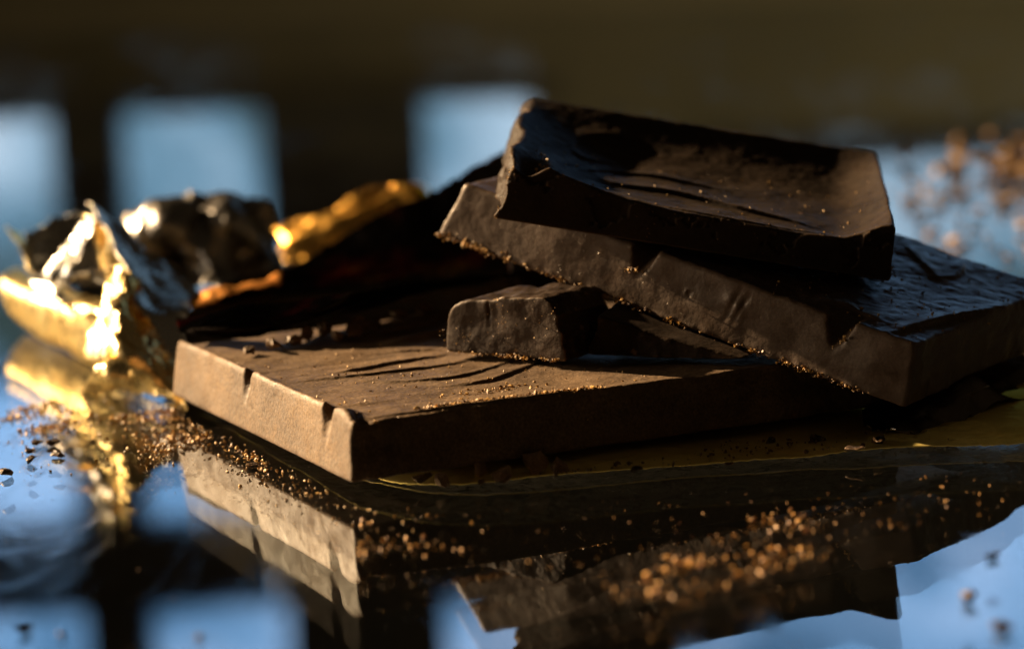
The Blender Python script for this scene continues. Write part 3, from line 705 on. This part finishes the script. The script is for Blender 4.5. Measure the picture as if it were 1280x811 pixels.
sh(z0(ITEMS['slab_chunks'], 11.0), [(1.9,1.2,1.0), (1.7,1.2,1.1), (1.8,1.2,1.3), (2.2,1.5,1.6), (1.5,1.2,1.0), (2.2,1.5,1.3), (2.0,1.4,1.4), (1.9,1.4,1.0), (2.0,1.5,1.1), (2.2,1.6,1.2), (1.5,1.1,.8)],
   ['blurred chocolate crumb on the slab back, second from the left in the heap',
    'blurred chocolate crumb on the slab back, third from the left in the heap',
    'round blurred chocolate crumb left of the biggest one on the slab back',
    'biggest blurred chocolate crumb standing on the back of the slab',
    'small blurred chocolate crumb in front of the biggest one on the slab',
    'wide blurred chocolate crumb right of the biggest one, nearest to the camera in the heap',
    'blurred chocolate crumb behind the wide one on the slab back',
    'blurred chocolate crumb at the right end of the heap on the slab',
    'blurred chocolate crumb alone in the shade beyond the right end of the heap',
    'farthest blurred chocolate crumb in the shade of the dark foil',
    'flat blurred chocolate crumb at the left end of the heap on the slab'],
   'chocolate_crumb', 'crumb', 'blurred chocolate crumbs on the back of the slab', M_choc_bloom, 190)
sh(z0(ITEMS['near_crumbs'], 0.05), [(1.6,1.0,.7), (.9,.6,.4), (1.3,.8,.6), (1.3,1.0,.8), (1.7,1.0,.9), (1.0,.5,.4), (1.1,.8,.6)],
   ['blurred dark crumb on the glass nearest the lower left corner of the picture',
    'tiny blurred crumb right of the one in the lower left corner',
    'dark round crumb on the glass just in front of the sunlit slab edge',
    'blurred dark crumb on the glass in the lower right, farther one',
    'blurred dark crumb on the glass nearest the lower right corner',
    'thin blurred crumb on the glass near the bottom edge left of the middle',
    'small blurred crumb at the right edge of the glass below the foil'],
   'chocolate_crumb', 'crumb', 'loose crumbs on the near glass', M_choc_broken, 230)

def ico():
    bm = bmesh.new(); bmesh.ops.create_icosphere(bm, subdivisions=1, radius=1)
    bm.verts.ensure_lookup_table()
    V = np.array([v.co[:] for v in bm.verts]); F = np.array([[v.index for v in f.verts] for f in bm.faces]); bm.free(); return V, F
IV, IF = ico()
def granules(name, pts, sizes, mat, label, cat, seed=0):
    r = np.random.RandomState(seed); n = len(pts)
    V = IV[None].repeat(n, 0) * (1+0.55*r.uniform(-1, 1, (n, len(IV), 1)))
    sc = np.asarray(sizes)[:, None, None]*r.uniform(0.55, 1.15, (n, 1, 3))
    V = V*sc + np.asarray(pts)[:, None, :]
    F = IF[None] + (np.arange(n)*len(IV))[:, None, None]
    o = link_mesh(name, V.reshape(-1, 3), F.reshape(-1, 3), mat, smooth=False)
    return tag(o, label, cat, None, 'stuff')
def in_quadr(poly, n, r, power=1.0):
    P = np.array(poly); c = P.mean(0); k = len(P); out = []
    for _ in range(n):
        i = r.randint(k); a, b = P[i], P[(i+1) % k]; s, t = r.rand(), r.rand()**0.5
        out.append(c + ((a*(1-s)+b*s)-c)*t)
    return np.array(out)
def clumpy(P, r, n, sig):
    c = P[r.randint(len(P), size=max(4, n//14))]
    return c[r.randint(len(c), size=n)] + r.normal(size=(n, 2))*sig

r = np.random.RandomState(51)
pts = []; sz = []
def scatter(P, z, lo, hi, pw=2.5):
    s = lo + (hi-lo)*r.rand(len(P))**pw
    zz = np.broadcast_to(z, (len(P),)) + s*0.6
    pts.append(np.column_stack([P, zz])); sz.append(s)
# dust on the glass round the gold foil
A = in_quadr([[-80,74],[-66,84],[-53,64],[-46,24],[-70,30]], 500, r)
scatter(A[:260], 0, .06, .26); scatter(clumpy(in_quadr([[-80,70],[-72,82],[-62,62],[-70,56]], 200, r), r, 420, 1.6), 0, .08, .42)
scatter(clumpy(in_quadr([[-60,66],[-52,66],[-46,40],[-52,34]], 200, r), r, 420, 1.5), 0.3, .08, .40)
# along the foot of the sunlit slab edge
e0, e1 = np.array([-52.9, 67.0]), np.array([-24.0, 5.0])
t = r.rand(420)**1.6; E = e0*(1-t[:,None]) + e1*t[:,None] + np.array([-.9,-.43])*np.abs(r.normal(size=(420,1)))*2.2 + r.normal(size=(420,2))*.6
scatter(E, 0.9, .07, .34)
scatter(in_quadr([[-44,40],[-22,2],[-10,-6],[-14,-22],[-36,10]], 90, r), 0, .06, .24)
G = np.concatenate(pts); GS = np.concatenate(sz)
granules('cocoa_crumbs', G, GS, M_crumb, 'fine golden cocoa crumbs strewn on the glass round the gold foil and slab edge', 'crumbs', 1)

pts = []; sz = []
scatter(clumpy(in_quadr([[-22,1],[-8,-1],[-8,-22],[-19,-24]], 80, r), r, 90, 2.0), 0, .08, .30)
scatter(clumpy(in_quadr([[30,-12],[47,-4],[46,-26],[30,-38],[14,-50],[12,-36]], 120, r), r, 520, 1.5), 0, .05, .36, 3.5)
scatter(in_quadr([[-8,-2],[60,8],[62,-14],[0,-40]], 200, r), 0, .03, .18)
G = np.concatenate(pts); GS = np.concatenate(sz)
granules('cocoa_crumbs', G, GS, M_amber_crumb, 'out of focus amber cocoa crumbs on the reflecting glass in front of the stack', 'crumbs', 2)

pts = []; sz = []
scatter(np.column_stack([r.uniform(-85, 90, 2600), r.uniform(-70, 150, 2600)]), 0, .015, .10, 4)
granules('glass_dust', np.concatenate(pts), np.concatenate(sz), M_choc_bloom, 'fine cocoa dust film sprinkled thinly over the whole glass tabletop', 'dust', 6)
pts = []; sz = []
scatter(in_quadr([[-20,2],[60,20],[90,60],[60,30],[20,14]], 160, r), 1.5, .08, .4)
scatter(clumpy(in_quadr([[20,10],[60,16],[70,40],[30,26]], 60, r), r, 120, 2.0), 1.6, .06, .3)
G = np.concatenate(pts); GS = np.concatenate(sz)
granules('dark_crumbs', G, GS, M_choc_broken, 'dark chocolate crumbs dotted over the flat foil in front of the stack', 'crumbs', 3)

def on_obj(o, P):      # local mm -> world mm
    M_ = np.array(o.matrix_world); return (P @ M_[:3, :3].T) + M_[:3, 3]/MM
def drop(o, uv, s):    # rest grains on a surface of an object: highest vertex near uv
    me = o.data; co = np.empty(len(me.vertices)*3, np.float32); me.vertices.foreach_get('co', co); co = co.reshape(-1, 3)/MM
    hm = {}
    key = (np.round(co[:, 0]/0.5).astype(int)*4096 + np.round(co[:, 1]/0.5).astype(int))
    order = np.argsort(co[:, 2]); top_ = dict(zip(key[order].tolist(), co[order, 2].tolist()))
    k2 = (np.round(uv[:, 0]/0.5).astype(int)*4096 + np.round(uv[:, 1]/0.5).astype(int))
    z = np.array([top_.get(int(k), np.nan) for k in k2]); ok = ~np.isnan(z)
    return np.column_stack([uv[ok], z[ok] + s[ok]*0.35]), s[ok]
def dust_on(o, uv, lo, hi, pw=2.5):
    s = lo + (hi-lo)*r.rand(len(uv))**pw
    P, s = drop(o, uv, s); return on_obj(o, P), s
P1, S1 = dust_on(slab, np.column_stack([r.uniform(1, 46, 420), r.uniform(0.5, 50, 420)]), .04, .20)
ln = np.array(smooth_line([[12, 3], [20, 2.8], [29, 2.0], [38, 1.6]], 30))
P2, S2 = dust_on(slab, np.repeat(ln, 5, 0) + r.normal(size=(len(ln)*5, 2))*[.6, .45], .06, .34)
P3, S3 = dust_on(slab, np.array([24, 9]) + r.normal(size=(90, 2))*[3.5, 1.4], .06, .34)
P4, S4 = dust_on(tops, np.column_stack([r.uniform(3, 54, 170), r.uniform(1, 30, 170)]), .04, .20)
P5, S5 = dust_on(tops, np.array([5.2, 9]) + r.normal(size=(40, 2))*[.5, 5], .05, .26)
P6, S6 = dust_on(mids, np.column_stack([r.uniform(52, 78, 200), r.uniform(1, 46, 200)]), .05, .26)
granules('cocoa_dust', np.concatenate([P1, P2, P3, P4, P5, P6]), np.concatenate([S1, S2, S3, S4, S5, S6]), M_crumb, 'golden cocoa dust specks lying on the top faces of the stacked chocolate', 'crumbs', 4)
# crumbs clinging to broken edges
def edge(o, a, b, n, j, lo, hi, pw=2.0):
    cc = r.rand(max(3, n//14)); t = np.clip(np.where(r.rand(n) < 0.7, cc[r.randint(len(cc), size=n)] + r.normal(size=n)*0.012, r.rand(n)), 0, 1)[:, None]; P = np.array(a)*(1-t) + np.array(b)*t + r.normal(size=(n, 3))*j
    return on_obj(o, P), lo + (hi-lo)*r.rand(n)**pw
EE = [edge(mids, (0, 0.05, 0.1), (72, 0.0, 0.1), 520, (.3, .12, .22), .06, .26), edge(mids, (0.1, 0, .3), (14, 0, .2), 120, (.3, .12, .3), .08, .34),
      edge(mids, (31, 0.3, 4.7), (36.5, 0.4, 6.0), 40, (.3, .3, .3), .05, .22), edge(mids, (66, 0.2, 4.4), (67.6, 0.2, 6.6), 30, (.1, .2, .2), .05, .22),
      edge(frag, (0.5, -0.1, 0.1), (20, -0.1, 0.2), 190, (.3, .15, .15), .05, .20), edge(frag, (0, -.15, 1), (20, -.15, 7), 110, (.5, .1, 1.6), .03, .11),
      edge(frag, (9, 0, 8.1), (12, 0, 8.5), 30, (.6, .3, .1), .04, .13),
      edge(tops, (0.1, 0, 0.2), (1.2, 0, 8), 60, (.15, .2, .2), .03, .12), edge(tops, (0, 0, 6.0), (24, 0, 5.2), 0, (.1, .1, .1), .03, .1)]
granules('edge_crumbs', np.concatenate([e[0] for e in EE]), np.concatenate([e[1] for e in EE]), M_crumb, 'tiny crumbs clinging along the broken lower edges of the leaning slab and fragment', 'crumbs', 5)

# heap of shavings blurred behind on the right
rr_ = np.random.RandomState(77); VV = []; FF = []; n = 0
for i in range(230):
    q = rr_.rand()
    if i < 130: x, y, z = 134+rr_.normal()*14, 312+rr_.normal()*16, abs(rr_.normal())*2.6*max(0, 1-abs(rr_.normal())*.5)
    else: x, y, z = rr_.uniform(84, 140), rr_.uniform(180, 300), 0.2
    s = rr_.uniform(1.2, 3.2) if i < 130 else rr_.uniform(.6, 1.9)
    co, F = chunk_mesh(400+i, s*1.5, s, s*.7, 12, 0)
    a = rr_.uniform(0, 3.1); c_, s_ = math.cos(a), math.sin(a)
    co = np.column_stack([co[:, 0]*c_-co[:, 1]*s_, co[:, 0]*s_+co[:, 1]*c_, co[:, 2]-co[:, 2].min()]) + [x, y, z]
    VV.append(co); FF.append(F+n); n += len(co)
o = link_mesh('shavings_heap', np.concatenate(VV), np.concatenate(FF), M_choc_bloom, smooth=False)
tag(o, 'blurred heap of brown chocolate shavings on the glass far behind on the right', 'shavings', None, 'stuff')
